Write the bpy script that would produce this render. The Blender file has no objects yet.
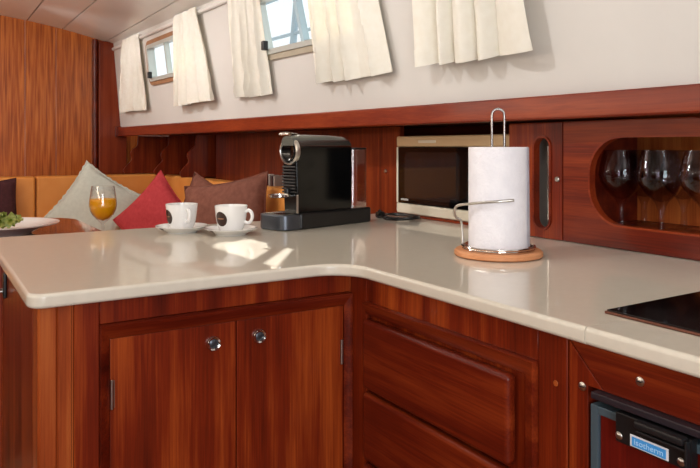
import bpy, bmesh, math, random
from mathutils import Vector, Matrix
random.seed(7)
PI = math.pi
sc = bpy.context.scene
COL = sc.collection

# ------------------------------------------------------------------ colours / materials
def lin(r, g, b):
    f = lambda c: (c/255/12.92) if c/255 <= .04045 else ((c/255+.055)/1.055)**2.4
    return (f(r), f(g), f(b), 1)

def base_mat(name, col=(.8, .8, .8, 1), rough=.5, metal=0, coat=0, trans=0, ior=1.45, coat_rough=.08, spec=.5, sub=0):
    m = bpy.data.materials.new(name); m.use_nodes = True
    p = m.node_tree.nodes['Principled BSDF']
    p.inputs['Base Color'].default_value = col
    p.inputs['Roughness'].default_value = rough
    p.inputs['Metallic'].default_value = metal
    p.inputs['Coat Weight'].default_value = coat
    p.inputs['Coat Roughness'].default_value = coat_rough
    p.inputs['Transmission Weight'].default_value = trans
    p.inputs['IOR'].default_value = ior
    p.inputs['Specular IOR Level'].default_value = spec
    return m

def varied(name, c1, c2, scale=20, rough=.5, bump=0, bscale=None, **k):
    """principled with soft noise colour variation and optional bump"""
    m = base_mat(name, c1, rough, **k); nt = m.node_tree; p = nt.nodes['Principled BSDF']
    tc = nt.nodes.new('ShaderNodeTexCoord')
    n = nt.nodes.new('ShaderNodeTexNoise'); n.inputs['Scale'].default_value = scale; n.inputs['Detail'].default_value = 4
    r = nt.nodes.new('ShaderNodeValToRGB'); r.color_ramp.elements[0].color = c1; r.color_ramp.elements[1].color = c2
    r.color_ramp.elements[0].position = .3; r.color_ramp.elements[1].position = .7
    nt.links.new(tc.outputs['Object'], n.inputs['Vector']); nt.links.new(n.outputs['Fac'], r.inputs['Fac'])
    nt.links.new(r.outputs['Color'], p.inputs['Base Color'])
    if bump:
        b = nt.nodes.new('ShaderNodeBump'); b.inputs['Strength'].default_value = bump; b.inputs['Distance'].default_value = .002
        n2 = nt.nodes.new('ShaderNodeTexNoise'); n2.inputs['Scale'].default_value = bscale or scale*8
        nt.links.new(tc.outputs['Object'], n2.inputs['Vector']); nt.links.new(n2.outputs['Fac'], b.inputs['Height'])
        nt.links.new(b.outputs['Normal'], p.inputs['Normal'])
    return m

def wood(name, dark, mid, light, axis='z', band=28, rough=.34, coat=.14, coat_rough=.12, seed=0, drift=.45, spec=.26):
    """varnished ribbon-figured mahogany, grain along `axis`"""
    m = base_mat(name, mid, rough, coat=coat, coat_rough=coat_rough, spec=spec); nt = m.node_tree; p = nt.nodes['Principled BSDF']
    N = nt.nodes.new; L = nt.links.new
    tc = N('ShaderNodeTexCoord')
    def mp(across, along):
        q = N('ShaderNodeMapping'); s = [across]*3; s['xyz'.index(axis)] = along
        q.inputs['Scale'].default_value = s; q.inputs['Location'].default_value = (seed*1.7, seed*.9, seed*2.3)
        L(tc.outputs['Object'], q.inputs['Vector']); return q
    a = N('ShaderNodeTexNoise'); a.inputs['Scale'].default_value = 1; a.inputs['Detail'].default_value = 2
    L(mp(band, band*.045).outputs[0], a.inputs['Vector'])               # broad ribbons
    b = N('ShaderNodeTexNoise'); b.inputs['Scale'].default_value = 1; b.inputs['Detail'].default_value = 5; b.inputs['Roughness'].default_value = .65
    L(mp(260, 6).outputs[0], b.inputs['Vector'])                        # fine fibre
    c = N('ShaderNodeTexNoise'); c.inputs['Scale'].default_value = 1; c.inputs['Detail'].default_value = 3
    L(mp(5, 2.5).outputs[0], c.inputs['Vector'])                        # slow drift of tone
    mx = N('ShaderNodeMath'); mx.operation = 'MULTIPLY_ADD'; mx.inputs[1].default_value = .45; L(b.outputs['Fac'], mx.inputs[0])
    m2 = N('ShaderNodeMath'); m2.operation = 'MULTIPLY_ADD'; m2.inputs[1].default_value = .62; m2.inputs[2].default_value = -.18+(.45-drift)*.5
    L(a.outputs['Fac'], m2.inputs[0]); L(m2.outputs[0], mx.inputs[2])
    m3 = N('ShaderNodeMath'); m3.operation = 'MULTIPLY_ADD'; m3.inputs[1].default_value = drift; L(c.outputs['Fac'], m3.inputs[0]); L(mx.outputs[0], m3.inputs[2])
    r = N('ShaderNodeValToRGB'); e = r.color_ramp.elements
    e[0].position = .32; e[0].color = dark; e[1].position = .80; e[1].color = light
    k = e.new(.55); k.color = mid
    L(m3.outputs[0], r.inputs['Fac']); L(r.outputs['Color'], p.inputs['Base Color'])
    bp = N('ShaderNodeBump'); bp.inputs['Strength'].default_value = .06; bp.inputs['Distance'].default_value = .001
    L(b.outputs['Fac'], bp.inputs['Height']); L(bp.outputs['Normal'], p.inputs['Normal'])
    return m

WD, WM, WL = lin(64, 14, 6), lin(112, 33, 11), lin(164, 72, 26)
W_z = wood('mahogany_upright', WD, WM, WL, 'z')
W_z2 = wood('mahogany_upright_door', lin(66, 15, 6), lin(116, 36, 12), lin(172, 78, 29), 'z', band=30, seed=3)
W_x = wood('mahogany_along_x', WD, WM, WL, 'x', seed=1)
W_y = wood('mahogany_along_y_shaded', lin(58, 13, 6), lin(98, 27, 10), lin(142, 56, 22), 'y', seed=2)  # darkened copy of the mahogany; stands for weaker light on aisle-facing fronts
W_mx = wood('mahogany_moulding', lin(54, 11, 5), lin(92, 24, 9), lin(134, 50, 20), 'x', seed=21)
W_rail = wood('mahogany_rail', lin(78, 20, 8), lin(116, 37, 14), lin(148, 62, 27), 'y', band=18, seed=5)
W_dark = wood('mahogany_dark', lin(56, 14, 7), lin(88, 26, 11), lin(118, 42, 18), 'y', band=18, seed=4)
W_post = wood('mahogany_post', lin(92, 32, 12), lin(150, 66, 28), lin(182, 98, 46), 'z', band=34, seed=6)
W_blk = wood('bulkhead_veneer', lin(96, 40, 13), lin(166, 84, 31), lin(214, 128, 58), 'z', band=75, rough=.3, coat=.5, coat_rough=.2, seed=8, drift=.15)
W_hull = wood('hull_panel_veneer', lin(66, 18, 8), lin(108, 36, 14), lin(146, 62, 26), 'z', band=40, seed=9)
W_tab = wood('table_wood', lin(100, 36, 16), lin(132, 58, 28), lin(158, 82, 44), 'x', band=16, coat=1, coat_rough=.06, seed=11)
W_light = varied('beech', lin(206, 138, 92), lin(222, 158, 112), 30, .45)
M_floor = wood('floor_teak', lin(84, 40, 18), lin(120, 66, 34), lin(150, 92, 52), 'y', seed=12)
M_wall = varied('cream_wall_panel', lin(208, 203, 197), lin(212, 207, 201), 6, .5)
M_ceil = varied('ceiling_panel', lin(230, 227, 222), lin(234, 231, 226), 4, .3, coat=.4, coat_rough=.2)
M_seam = base_mat('ceiling_seam', lin(150, 134, 124), .7)
M_counter = varied('solid_surface_counter', lin(218, 210, 194), lin(222, 214, 198), 60, .28, coat=.6, coat_rough=.04)
M_curtain = varied('cream_curtain_cloth', lin(248, 245, 236), lin(242, 238, 227), 40, .85, bump=.25, bscale=900)
nt = M_curtain.node_tree; _p = nt.nodes['Principled BSDF']; _o = nt.nodes['Material Output']
_t = nt.nodes.new('ShaderNodeBsdfTranslucent'); _t.inputs['Color'].default_value = lin(255, 243, 214)
_m = nt.nodes.new('ShaderNodeMixShader'); _m.inputs[0].default_value = .22
nt.links.new(_p.outputs[0], _m.inputs[1]); nt.links.new(_t.outputs[0], _m.inputs[2]); nt.links.new(_m.outputs[0], _o.inputs['Surface'])
M_orange = varied('orange_leather', lin(224, 144, 66), lin(232, 156, 80), 8, .45, bump=.15, bscale=250)
M_piping = base_mat('dark_seam', lin(104, 58, 30), .7)
M_chrome = base_mat('chrome', lin(222, 220, 216), .12, 1)
M_steel = base_mat('brushed_steel', lin(190, 186, 180), .28, 1)
M_loop = base_mat('chrome_dark_reflection', lin(150, 146, 144), .2, 1)  # chrome darkened in colour to stand for the dark surroundings it mirrors
M_alu = base_mat('window_aluminium', lin(205, 212, 206), .35, .4)
M_black = base_mat('black_plastic', lin(22, 21, 22), .35)
M_gloss = base_mat('black_gloss', lin(8, 8, 9), .12, spec=.35)
M_rib = base_mat('black_ribbed', lin(26, 25, 27), .4)
M_lid = base_mat('lid_grey_gloss', lin(104, 106, 102), .22, .8)
M_tray = base_mat('drip_tray_grey', lin(84, 88, 96), .3, .7)
M_hobg = base_mat('hob_glass', lin(12, 8, 9), .06, spec=.35)
M_hobf = base_mat('hob_trim_bronze', lin(108, 66, 52), .35, .5)
M_mw = varied('microwave_cream', lin(222, 212, 190), lin(226, 216, 196), 10, .4, coat=.2)
M_mwtop = varied('microwave_beige_top', lin(206, 172, 130), lin(212, 180, 140), 10, .4)
M_mwdoor = base_mat('microwave_door_glass', lin(8, 8, 9), .08, spec=.4)
M_mwwin = base_mat('microwave_window', lin(26, 26, 28), .05, spec=.7)
M_mark = base_mat('grey_print', lin(190, 186, 180), .5)
M_paper = varied('paper_towel', lin(232, 230, 236), lin(240, 238, 243), 40, .95, bump=.6, bscale=160)
M_card = base_mat('cardboard', lin(170, 136, 98), .9)
M_porc = base_mat('white_porcelain', lin(240, 239, 238), .16, coat=.6, coat_rough=.04)
M_brown = base_mat('dark_brown_print', lin(52, 28, 20), .3)
M_tan = base_mat('tan_print', lin(150, 108, 84), .4)
def thin_glass(name, tint, base=.05, edge=.55, power=2.5):
    """clear thin-walled glass or acrylic: lets light straight through, reflects more at grazing angles"""
    m = bpy.data.materials.new(name); m.use_nodes = True; nt = m.node_tree; nt.nodes.clear(); N = nt.nodes.new; L = nt.links.new
    o = N('ShaderNodeOutputMaterial'); a = N('ShaderNodeBsdfTransparent'); g = N('ShaderNodeBsdfGlossy'); x = N('ShaderNodeMixShader')
    a.inputs['Color'].default_value = tint; g.inputs['Roughness'].default_value = .03
    lw = N('ShaderNodeLayerWeight'); lw.inputs['Blend'].default_value = .5
    p = N('ShaderNodeMath'); p.operation = 'POWER'; p.inputs[1].default_value = power; L(lw.outputs['Facing'], p.inputs[0])
    q = N('ShaderNodeMath'); q.operation = 'MULTIPLY_ADD'; q.inputs[1].default_value = edge; q.inputs[2].default_value = base; L(p.outputs[0], q.inputs[0])
    L(q.outputs[0], x.inputs[0]); L(a.outputs[0], x.inputs[1]); L(g.outputs[0], x.inputs[2]); L(x.outputs[0], o.inputs['Surface'])
    return m
M_glass = thin_glass('clear_glass', (.97, .97, .97, 1))
M_wine = thin_glass('smoky_clear_glass', (.91, .87, .90, 1), .018, .6, 2.4)
M_tank = thin_glass('clear_tank', (.93, .91, .90, 1), .07, .6, 2)
M_juice = base_mat('orange_juice', lin(255, 178, 10), .35, spec=.4)
M_juice.node_tree.nodes['Principled BSDF'].inputs['Subsurface Weight'].default_value = .3
M_juice.node_tree.nodes['Principled BSDF'].inputs['Subsurface Radius'].default_value = (.02, .012, .004)
M_cgray = varied('cushion_grey_cloth', lin(200, 203, 192), lin(210, 213, 202), 60, .9, bump=.3, bscale=500)
M_cred = varied('cushion_red_cloth', lin(182, 54, 60), lin(194, 66, 70), 60, .9, bump=.3, bscale=500)
M_cbrown = varied('cushion_brown_cloth', lin(114, 66, 52), lin(132, 82, 66), 50, .9, bump=.4, bscale=400)
M_cmar = varied('cushion_maroon_cloth', lin(62, 28, 32), lin(76, 36, 40), 50, .9, bump=.3, bscale=400)
M_leaf = varied('lettuce_green', lin(116, 142, 44), lin(196, 196, 104), 60, .5)
M_fframe = base_mat('fridge_frame_bluegrey', lin(92, 112, 124), .35, .5)
M_fblack = base_mat('fridge_black_strip', lin(40, 32, 38), .4)
M_label_w = base_mat('label_white', lin(226, 226, 232), .4)
M_label_b = base_mat('label_blue', lin(72, 156, 226), .4)
M_label_t = base_mat('label_text_paleblue', lin(170, 214, 248), .4)
M_bookw = base_mat('book_white', lin(214, 208, 200), .7)
M_booky = base_mat('book_grey', lin(150, 138, 130), .7)
M_bookd = base_mat('book_dark', lin(70, 40, 38), .7)
M_white = base_mat('gelcoat_white', lin(236, 238, 240), .3)
M_post = base_mat('painted_post', lin(170, 192, 202), .4)
M_water = base_mat('harbour_water', lin(120, 140, 150), .15)
M_quay = varied('quay_concrete', lin(176, 174, 168), lin(196, 194, 188), 3, .9)
M_pane = bpy.data.materials.new('window_pane'); M_pane.use_nodes = True
nt = M_pane.node_tree; nt.nodes.clear()
_o = nt.nodes.new('ShaderNodeOutputMaterial'); _a = nt.nodes.new('ShaderNodeBsdfTransparent'); _g = nt.nodes.new('ShaderNodeBsdfGlossy')
_g.inputs['Roughness'].default_value = .02; _a.inputs['Color'].default_value = (.95, .97, .97, 1)
_m = nt.nodes.new('ShaderNodeMixShader'); _m.inputs[0].default_value = .06
nt.links.new(_a.outputs[0], _m.inputs[1]); nt.links.new(_g.outputs[0], _m.inputs[2]); nt.links.new(_m.outputs[0], _o.inputs['Surface'])

# ------------------------------------------------------------------ mesh helpers
def BM(): return bmesh.new()

def bevel_edges(bm, edges, r, seg=2):
    bmesh.ops.bevel(bm, geom=list(edges), offset=r, segments=seg, profile=.5, affect='EDGES', clamp_overlap=True)

def box(bm, x0, x1, y0, y1, z0, z1, bev=0, seg=2):
    t = BM()
    vs = [t.verts.new((x, y, z)) for x in (x0, x1) for y in (y0, y1) for z in (z0, z1)]
    for q in ((0, 1, 3, 2), (4, 6, 7, 5), (0, 4, 5, 1), (2, 3, 7, 6), (0, 2, 6, 4), (1, 5, 7, 3)):
        t.faces.new([vs[i] for i in q])
    bmesh.ops.recalc_face_normals(t, faces=t.faces)
    if bev: bevel_edges(t, t.edges, bev, seg)
    merge(bm, t)

def merge(bm, t, mat=None):
    me = bpy.data.meshes.new('tmp')
    if mat is not None: t.transform(mat)
    t.to_mesh(me); t.free(); bm.from_mesh(me); bpy.data.meshes.remove(me)

def prism(bm, pts, fn, d0, d1, bev=0, seg=3, skip=None):
    """extrude 2-D outline; fn(a,b,d)->xyz"""
    t = BM(); n = len(pts)
    A = [t.verts.new(fn(a, b, d0)) for a, b in pts]; B = [t.verts.new(fn(a, b, d1)) for a, b in pts]
    f0 = t.faces.new(A); f1 = t.faces.new(B[::-1])
    for i in range(n): t.faces.new((A[i], B[i], B[(i+1) % n], A[(i+1) % n]))
    bmesh.ops.recalc_face_normals(t, faces=t.faces)
    if bev: bevel_edges(t, [e for e in set(f0.edges) | set(f1.edges) if not (skip and skip(e))], bev, seg)
    merge(bm, t)

def ring_prism(bm, outer, inner, fn, d0, d1):
    """frame between two outlines of the same point count"""
    n = len(outer); t = BM()
    R = [[t.verts.new(fn(a, b, d)) for a, b in P] for P in (outer, inner) for d in (d0, d1)]
    for i in range(n):
        j = (i+1) % n
        for p, q in ((0, 1), (1, 3), (3, 2), (2, 0)):
            t.faces.new((R[p][i], R[q][i], R[q][j], R[p][j]))
    bmesh.ops.recalc_face_normals(t, faces=t.faces); merge(bm, t)

def rrect(a0, a1, b0, b1, r, n=6):
    P = []
    for cx, cy, s in ((a1-r, b1-r, 0), (a0+r, b1-r, 1), (a0+r, b0+r, 2), (a1-r, b0+r, 3)):
        for k in range(n+1):
            t = (s+k/n)*PI/2; P.append((cx+r*math.cos(t), cy+r*math.sin(t)))
    return P

def lathe(bm, prof, c=(0, 0, 0), seg=32, axis=None):
    t = BM(); rings = []
    for r, z in prof:
        if r < 1e-6: rings.append([t.verts.new((0, 0, z))])
        else: rings.append([t.verts.new((r*math.cos(2*PI*k/seg), r*math.sin(2*PI*k/seg), z)) for k in range(seg)])
    for A, B in zip(rings, rings[1:]):
        for k in range(seg):
            j = (k+1) % seg
            if len(A) == 1 and len(B) == 1: continue
            if len(A) == 1: t.faces.new((A[0], B[j], B[k]))
            elif len(B) == 1: t.faces.new((A[k], A[j], B[0]))
            else: t.faces.new((A[k], A[j], B[j], B[k]))
    for R in (rings[0], rings[-1]):
        if len(R) > 2 and prof[0] != prof[-1]: t.faces.new(R)
    bmesh.ops.remove_doubles(t, verts=t.verts, dist=1e-7)
    bmesh.ops.recalc_face_normals(t, faces=t.faces)
    M = Matrix.Translation(c)
    if axis is not None: M = M @ Vector((0, 0, 1)).rotation_difference(Vector(axis)).to_matrix().to_4x4()
    merge(bm, t, M)

def cyl(bm, c, axis, r, h, seg=24, bev=0):
    b = bev
    lathe(bm, [(0, 0), (r-b, 0), (r, b), (r, h-b), (r-b, h), (0, h)] if b else [(0, 0), (r, 0), (r, h), (0, h)], c, seg, axis)

def tube(bm, pts, r, seg=10, closed=False, flat=1.0, flat_dir=None):
    P = [Vector(p) for p in pts]; n = len(P); t = BM(); rings = []
    up = None
    for i in range(n):
        if closed: d = P[(i+1) % n]-P[i-1]
        else: d = P[min(i+1, n-1)]-P[max(i-1, 0)]
        d.normalize()
        if up is None:
            up = Vector((0, 0, 1)) if abs(d.z) < .9 else Vector((1, 0, 0))
            if flat_dir is not None: up = Vector(flat_dir)
        u = up-d*up.dot(d)
        if u.length < 1e-5: u = d.orthogonal()
        u.normalize(); w = d.cross(u); up = u
        rr = r(i/(n-1)) if callable(r) else r
        rings.append([t.verts.new(P[i]+u*rr*math.cos(2*PI*k/seg)*flat+w*rr*math.sin(2*PI*k/seg)) for k in range(seg)])
    prs = list(zip(rings, rings[1:])) + ([(rings[-1], rings[0])] if closed else [])
    for A, B in prs:
        for k in range(seg): t.faces.new((A[k], A[(k+1) % seg], B[(k+1) % seg], B[k]))
    if not closed: t.faces.new(rings[0]); t.faces.new(rings[-1])
    bmesh.ops.recalc_face_normals(t, faces=t.faces); merge(bm, t)

def spline(ctrl, n=8, closed=False):
    C = [Vector(c) for c in ctrl]; out = []; m = len(C)
    rng = range(m) if closed else range(m-1)
    for i in rng:
        p0 = C[i-1] if (i > 0 or closed) else C[0]; p1 = C[i]; p2 = C[(i+1) % m]
        p3 = C[(i+2) % m] if (closed or i+2 < m) else C[-1]
        for k in range(n):
            s = k/n
            out.append(.5*((2*p1)+(p2-p0)*s+(2*p0-5*p1+4*p2-p3)*s*s+(3*p1-p0-3*p2+p3)*s**3))
    if not closed: out.append(C[-1])
    return out

def ob(name, bm, mat, parent=None, smooth=40, base=None, local=False):
    """one mesh object; top-level ones get their origin at their base, parts share their thing's space"""
    me = bpy.data.meshes.new(name)
    bm.to_mesh(me); bm.free()
    if mat: me.materials.append(mat)
    if smooth:
        me.shade_smooth(); me.set_sharp_from_angle(angle=math.radians(smooth))
    o = bpy.data.objects.new(name, me); COL.objects.link(o)
    if smooth:
        wn = o.modifiers.new('weighted_normals', 'WEIGHTED_NORMAL'); wn.keep_sharp = True; wn.weight = 80
    if parent is None:
        if not local:
            vs = [v.co for v in me.vertices]
            c = Vector(((min(v.x for v in vs)+max(v.x for v in vs))/2, (min(v.y for v in vs)+max(v.y for v in vs))/2, min(v.z for v in vs)))
            me.transform(Matrix.Translation(-c)); o.location = c
    else:
        if not local:
            w = Vector((0, 0, 0)); q = parent
            while q: w += q.location; q = q.parent
            me.transform(Matrix.Translation(-w))
        o.parent = parent
    return o

def tag(o, label, cat, group=None):
    o['label'] = label; o['category'] = cat
    if group: o['group'] = group
    return o

def thing(name, label, cat, loc, rz=0, group=None):
    o = bpy.data.objects.new(name, None); COL.objects.link(o); o.empty_display_size = .05
    o.location = loc; o.rotation_euler = (0, 0, rz)
    return tag(o, label, cat, group)

def struct(name, bm, mat, parent=None, smooth=40):
    o = ob(name, bm, mat, parent, smooth)
    if parent is None: o['kind'] = 'structure'
    return o

def interp(t, P):
    if t <= P[0][0]: return P[0][1]
    for (a, x), (b, y) in zip(P, P[1:]):
        if t <= b:
            return x+(y-x)*(t-a)/(b-a)
    return P[-1][1]

# ------------------------------------------------------------------ camera : level, 35 mm, lens shifted down
cam = bpy.data.cameras.new('camera'); co = bpy.data.objects.new('camera', cam); COL.objects.link(co)
co.location = (0, 0, 1.1356); co.rotation_euler = (PI/2, 0, -math.radians(32))
cam.sensor_width = 36; cam.lens = 681/700*36; cam.shift_y = -(234-146.5)/700; cam.clip_start = .02
sc.camera = co
FWD = Vector((math.sin(math.radians(32)), math.cos(math.radians(32)), 0)); RIGHT = Vector((math.cos(math.radians(32)), -math.sin(math.radians(32)), 0))
def facing(alpha):
    """horizontal unit vector turned alpha from 'towards the aft end of the galley' to the right"""
    return (-FWD*math.cos(alpha)+RIGHT*math.sin(alpha))

# ------------------------------------------------------------------ setting
XB = [(-1.4, 1.292), (.5, 1.292), (1.03, 1.285), (1.5, 1.262), (2.0, 1.23), (2.98, 1.15), (4.5, 1.06)]
XT = [(-1.4, 1.125), (.5, 1.125), (1, 1.12), (2, 1.10), (2.96, 1.07), (3.94, 1.037), (4.5, 1.017)]
def wallx(y, z):
    t = (z-1.25)/(1.775-1.25); return interp(y, XB)*(1-t)+interp(y, XT)*t
def walln(y, z):
    a = Vector((wallx(y+.02, z)-wallx(y-.02, z), .04, 0)); b = Vector((wallx(y, z+.02)-wallx(y, z-.02), 0, .04))
    n = b.cross(a); n.normalize()
    return n if n.x < 0 else -n
def onwall(y, z, off=0): return Vector((wallx(y, z), y, z))+walln(y, z)*off

bm = BM(); box(bm, -1.7, 1.7, -1.4, 4.5, -.05, 0); struct('floor', bm, M_floor)
# ceiling planks follow the cabin camber
def ceil_z(x): return 1.93-.135*x*x
bm = BM()
seams = [-1.72, -1.48, -1.28, -1.08, -.88, -.68, -.48, -.28, -.08, .12, .325, .523, .722, .977, 1.13]
for a, b in zip(seams, seams[1:]):
    pts = [(a+.004+(b-a-.008)*k/4) for k in range(5)]
    out = [(x, ceil_z(x)) for x in pts]+[(x, ceil_z(x)+.012) for x in pts[::-1]]
    prism(bm, out, lambda p, q, d: (p, d, q), -1.4, 4.5, 0)
ce = struct('ceiling', bm, M_ceil)
bm = BM()
xs = [-1.72+2.85*k/24 for k in range(25)]
prism(bm, [(x, ceil_z(x)+.012) for x in xs]+[(x, ceil_z(x)+.05) for x in xs[::-1]], lambda p, q, d: (p, d, q), -1.4, 4.5)
ob('seam_backing', bm, M_seam, ce)

# far bulkhead of upright veneered boards
bm = BM()
sx = [-1.7, -1.4, -1.2, -1.0, -.8, -.6, -.4, -.2, 0, .17, .34, .512, .685, .895, 1.055]
for a, b in zip(sx, sx[1:]):
    box(bm, a+.0008, b-.0008, 4.5, 4.53, 0, 1.96, .002, 1)
box(bm, 1.056, 1.6, 4.5, 4.53, 0, 1.24, .002, 1)
struct('wall_far', bm, W_blk)
bm = BM(); cyl(bm, (.912, 4.492, .96), (0, 0, 1), .017, .85, 16); struct('trim_1', bm, W_dark)
bm = BM(); box(bm, .93, 1.1, 4.462, 4.4995, .96, 1.80, .004); struct('trim_2', bm, wood('corner_board', lin(80, 24, 10), lin(112, 40, 16), lin(140, 60, 26), 'z', seed=14))
# opposite side and aft end (behind the camera), with a companionway opening
bm = BM(); box(bm, -1.74, -1.7, -1.4, 4.5, 1.0, 1.96); o = struct('wall_left', bm, M_wall)
bm = BM(); box(bm, -1.74, -1.69, -1.4, 4.5, 0, .995); ob('wainscot', bm, W_dark, o)
bm = BM()
box(bm, -1.7, -.95, -1.45, -1.4, 0, 1.96); box(bm, .05, 1.7, -1.45, -1.4, 0, 1.96); box(bm, -.95, .05, -1.45, -1.4, 0, .55); box(bm, -.95, .05, -1.45, -1.4, 1.8, 1.96)
struct('wall_back', bm, W_hull)

# cream cabin side, leaning inboard, with two window openings
WIN = [(3.10, 3.80, 1.495, 1.695), (1.80, 2.455, 1.495, 1.71)]
ys = sorted({-1.4, 0, .5, 1.03, 1.5, 2.0, 2.96, 2.98, 3.94, 4.5} | {v for w in WIN for v in w[:2]} | {2.2, 2.7, 3.3, 3.6, 4.2, .75, 1.25})
zs = [1.245, 1.35, 1.495, 1.6, 1.695, 1.71, 1.80]
bm = BM(); V = {}
for off, s in ((0, 0), (-.03, 1)):
    for i, y in enumerate(ys):
        for j, z in enumerate(zs): V[s, i, j] = bm.verts.new(onwall(y, z, off))
def solid(i, j):
    if not (0 <= i < len(ys)-1 and 0 <= j < len(zs)-1): return False
    cy, cz = (ys[i]+ys[i+1])/2, (zs[j]+zs[j+1])/2
    return not any(w[0] < cy < w[1] and w[2] < cz < w[3] for w in WIN)
for i in range(len(ys)-1):
    for j in range(len(zs)-1):
        if not solid(i, j): continue
        for s in (0, 1): bm.faces.new([V[s, i, j], V[s, i+1, j], V[s, i+1, j+1], V[s, i, j+1]])
        for (di, dj, a, b) in ((-1, 0, (i, j), (i, j+1)), (1, 0, (i+1, j), (i+1, j+1)), (0, -1, (i, j), (i+1, j)), (0, 1, (i, j+1), (i+1, j+1))):
            if not solid(i+di, j+dj): bm.faces.new([V[0, a[0], a[1]], V[0, b[0], b[1]], V[1, b[0], b[1]], V[1, a[0], a[1]]])
bmesh.ops.recalc_face_normals(bm, faces=bm.faces)
struct('wall_right', bm, M_wall, smooth=30)
# cornice strip where the cabin side meets the ceiling
bm = BM(); tube(bm, [onwall(y, 1.752, .006) for y in (-1.3, 0, 1, 2, 3, 3.9, 4.45)], .011, 8); struct('trim_3', bm, M_ceil)

# windows: wood surround, aluminium frame, sliding mullion, pane, latch
for n, (y0, y1, z0, z1) in enumerate(WIN, 1):
    fn = lambda a, b, d: onwall(a, b, d)
    def dense(P):
        out = []
        for p, q in zip(P, P[1:]+P[:1]):
            m = max(1, int(math.hypot(q[0]-p[0], q[1]-p[1])/.06))
            out += [(p[0]+(q[0]-p[0])*k/m, p[1]+(q[1]-p[1])*k/m) for k in range(m)]
        return out
    def ring(g_out, g_in, r, d0, d1):
        b = BM(); O = rrect(y0-g_out, y1+g_out, z0-g_out, z1+g_out, r+g_out); I = rrect(y0+g_in, y1-g_in, z0+g_in, z1-g_in, max(.012, r-g_in))
        # same sub-division on both outlines
        oo, ii = [], []
        for k in range(len(O)):
            l = (k+1) % len(O); m = 8 if math.hypot(O[l][0]-O[k][0], O[l][1]-O[k][1]) > .06 else 1
            for s in range(m):
                oo.append((O[k][0]+(O[l][0]-O[k][0])*s/m, O[k][1]+(O[l][1]-O[k][1])*s/m)); ii.append((I[k][0]+(I[l][0]-I[k][0])*s/m, I[k][1]+(I[l][1]-I[k][1])*s/m))
        ring_prism(b, oo, ii, fn, d0, d1); return b
    w = struct('window_%d' % n, ring(.022, -.001, .035, .0005, .009), varied('window_surround_wood', lin(150, 108, 76), lin(164, 120, 86), 20, .5) if n == 1 else varied('window_surround_grey', lin(170, 158, 138), lin(178, 166, 146), 20, .5))
    ob('window_frame', ring(-.0005, .02, .03, -.028, .014), M_alu, w)
    for my, wd in (((3.53, .014),) if n == 1 else ((2.165, .02),)):
        b = BM(); t = [[b.verts.new(onwall(my+sy*wd/2, z, d)) for sy, d in ((-1, -.022), (1, -.022), (1, .004), (-1, .004))] for z in (z0+.018, z1-.018)]
        for k in range(4): b.faces.new((t[0][k], t[0][(k+1) % 4], t[1][(k+1) % 4], t[1][k]))
        b.faces.new(t[0]); b.faces.new(t[1]); bmesh.ops.recalc_face_normals(b, faces=b.faces)
        ob('mullion', b, M_post if n == 2 else M_alu, w)
    b = BM()
    O = dense(rrect(y0+.015, y1-.015, z0+.015, z1-.015, .02))
    b.faces.new([b.verts.new(onwall(p, q, -.015)) for p, q in O]); bmesh.ops.triangulate(b, faces=b.faces)
    ob('pane', b, M_pane, w)
    b = BM(); ly = y1-.045; c = onwall(ly, 1.53, .02)
    box(b, c.x-.014, c.x+.008, c.y-.011, c.y+.011, c.z-.018, c.z+.018, .004)
    ob('latch', b, M_black, w)

# hull-side rail and the ledge behind it
def railx(y): return interp(y, XB)-.025
ry = [-1.35, -.5, .2, .6, 1.03, 1.25, 1.5, 1.75, 2.0, 2.4, 2.98, 3.5, 4.0, 4.44]
bm = BM(); t = []
prof = [(0, 1.205), (.004, 1.201), (.045, 1.201), (.045, 1.246), (.004, 1.257), (0, 1.253)]
for y in ry: t.append([bm.verts.new((railx(y)+a, y, z)) for a, z in prof])
for A, B in zip(t, t[1:]):
    for k in range(6): bm.faces.new((A[k], A[(k+1) % 6], B[(k+1) % 6], B[k]))
bm.faces.new(t[0]); bm.faces.new(t[-1]); bmesh.ops.recalc_face_normals(bm, faces=bm.faces)
struct('trim_4', bm, W_rail)
bm = BM(); x = railx(4.46); box(bm, x-.012, x+.05, 4.442, 4.4615, 1.196, 1.262, .004); struct('trim_5', bm, W_dark)
bm = BM(); t = []
for y in ry: t.append([bm.verts.new(p) for p in ((railx(y)+.046, y, 1.206), (1.64, y, 1.206), (1.64, y, 1.244), (railx(y)+.046, y, 1.244))])
for A, B in zip(t, t[1:]):
    for k in range(4): bm.faces.new((A[k], A[(k+1) % 4], B[(k+1) % 4], B[k]))
bm.faces.new(t[0]); bm.faces.new(t[-1]); bmesh.ops.recalc_face_normals(bm, faces=bm.faces)
struct('trim_6', bm, W_dark)
# lower hull side: veneer panel behind the coffee machine, recess beyond
bm = BM(); box(bm, 1.40, 1.42, 1.915, 3.67, 0, 1.205, .001, 1); WRL = struct('wall_right_lower', bm, W_hull)
bm = BM(); box(bm, 1.56, 1.60, 3.67, 4.498, 0, 1.23); box(bm, 1.42, 1.56, 3.65, 3.67, 0, 1.205); struct('wall_right_recess', bm, W_hull)
bm = BM(); box(bm, 1.62, 1.66, -1.4, 3.64, 0, 1.24); struct('wall_right_hull', bm, W_dark)

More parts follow.
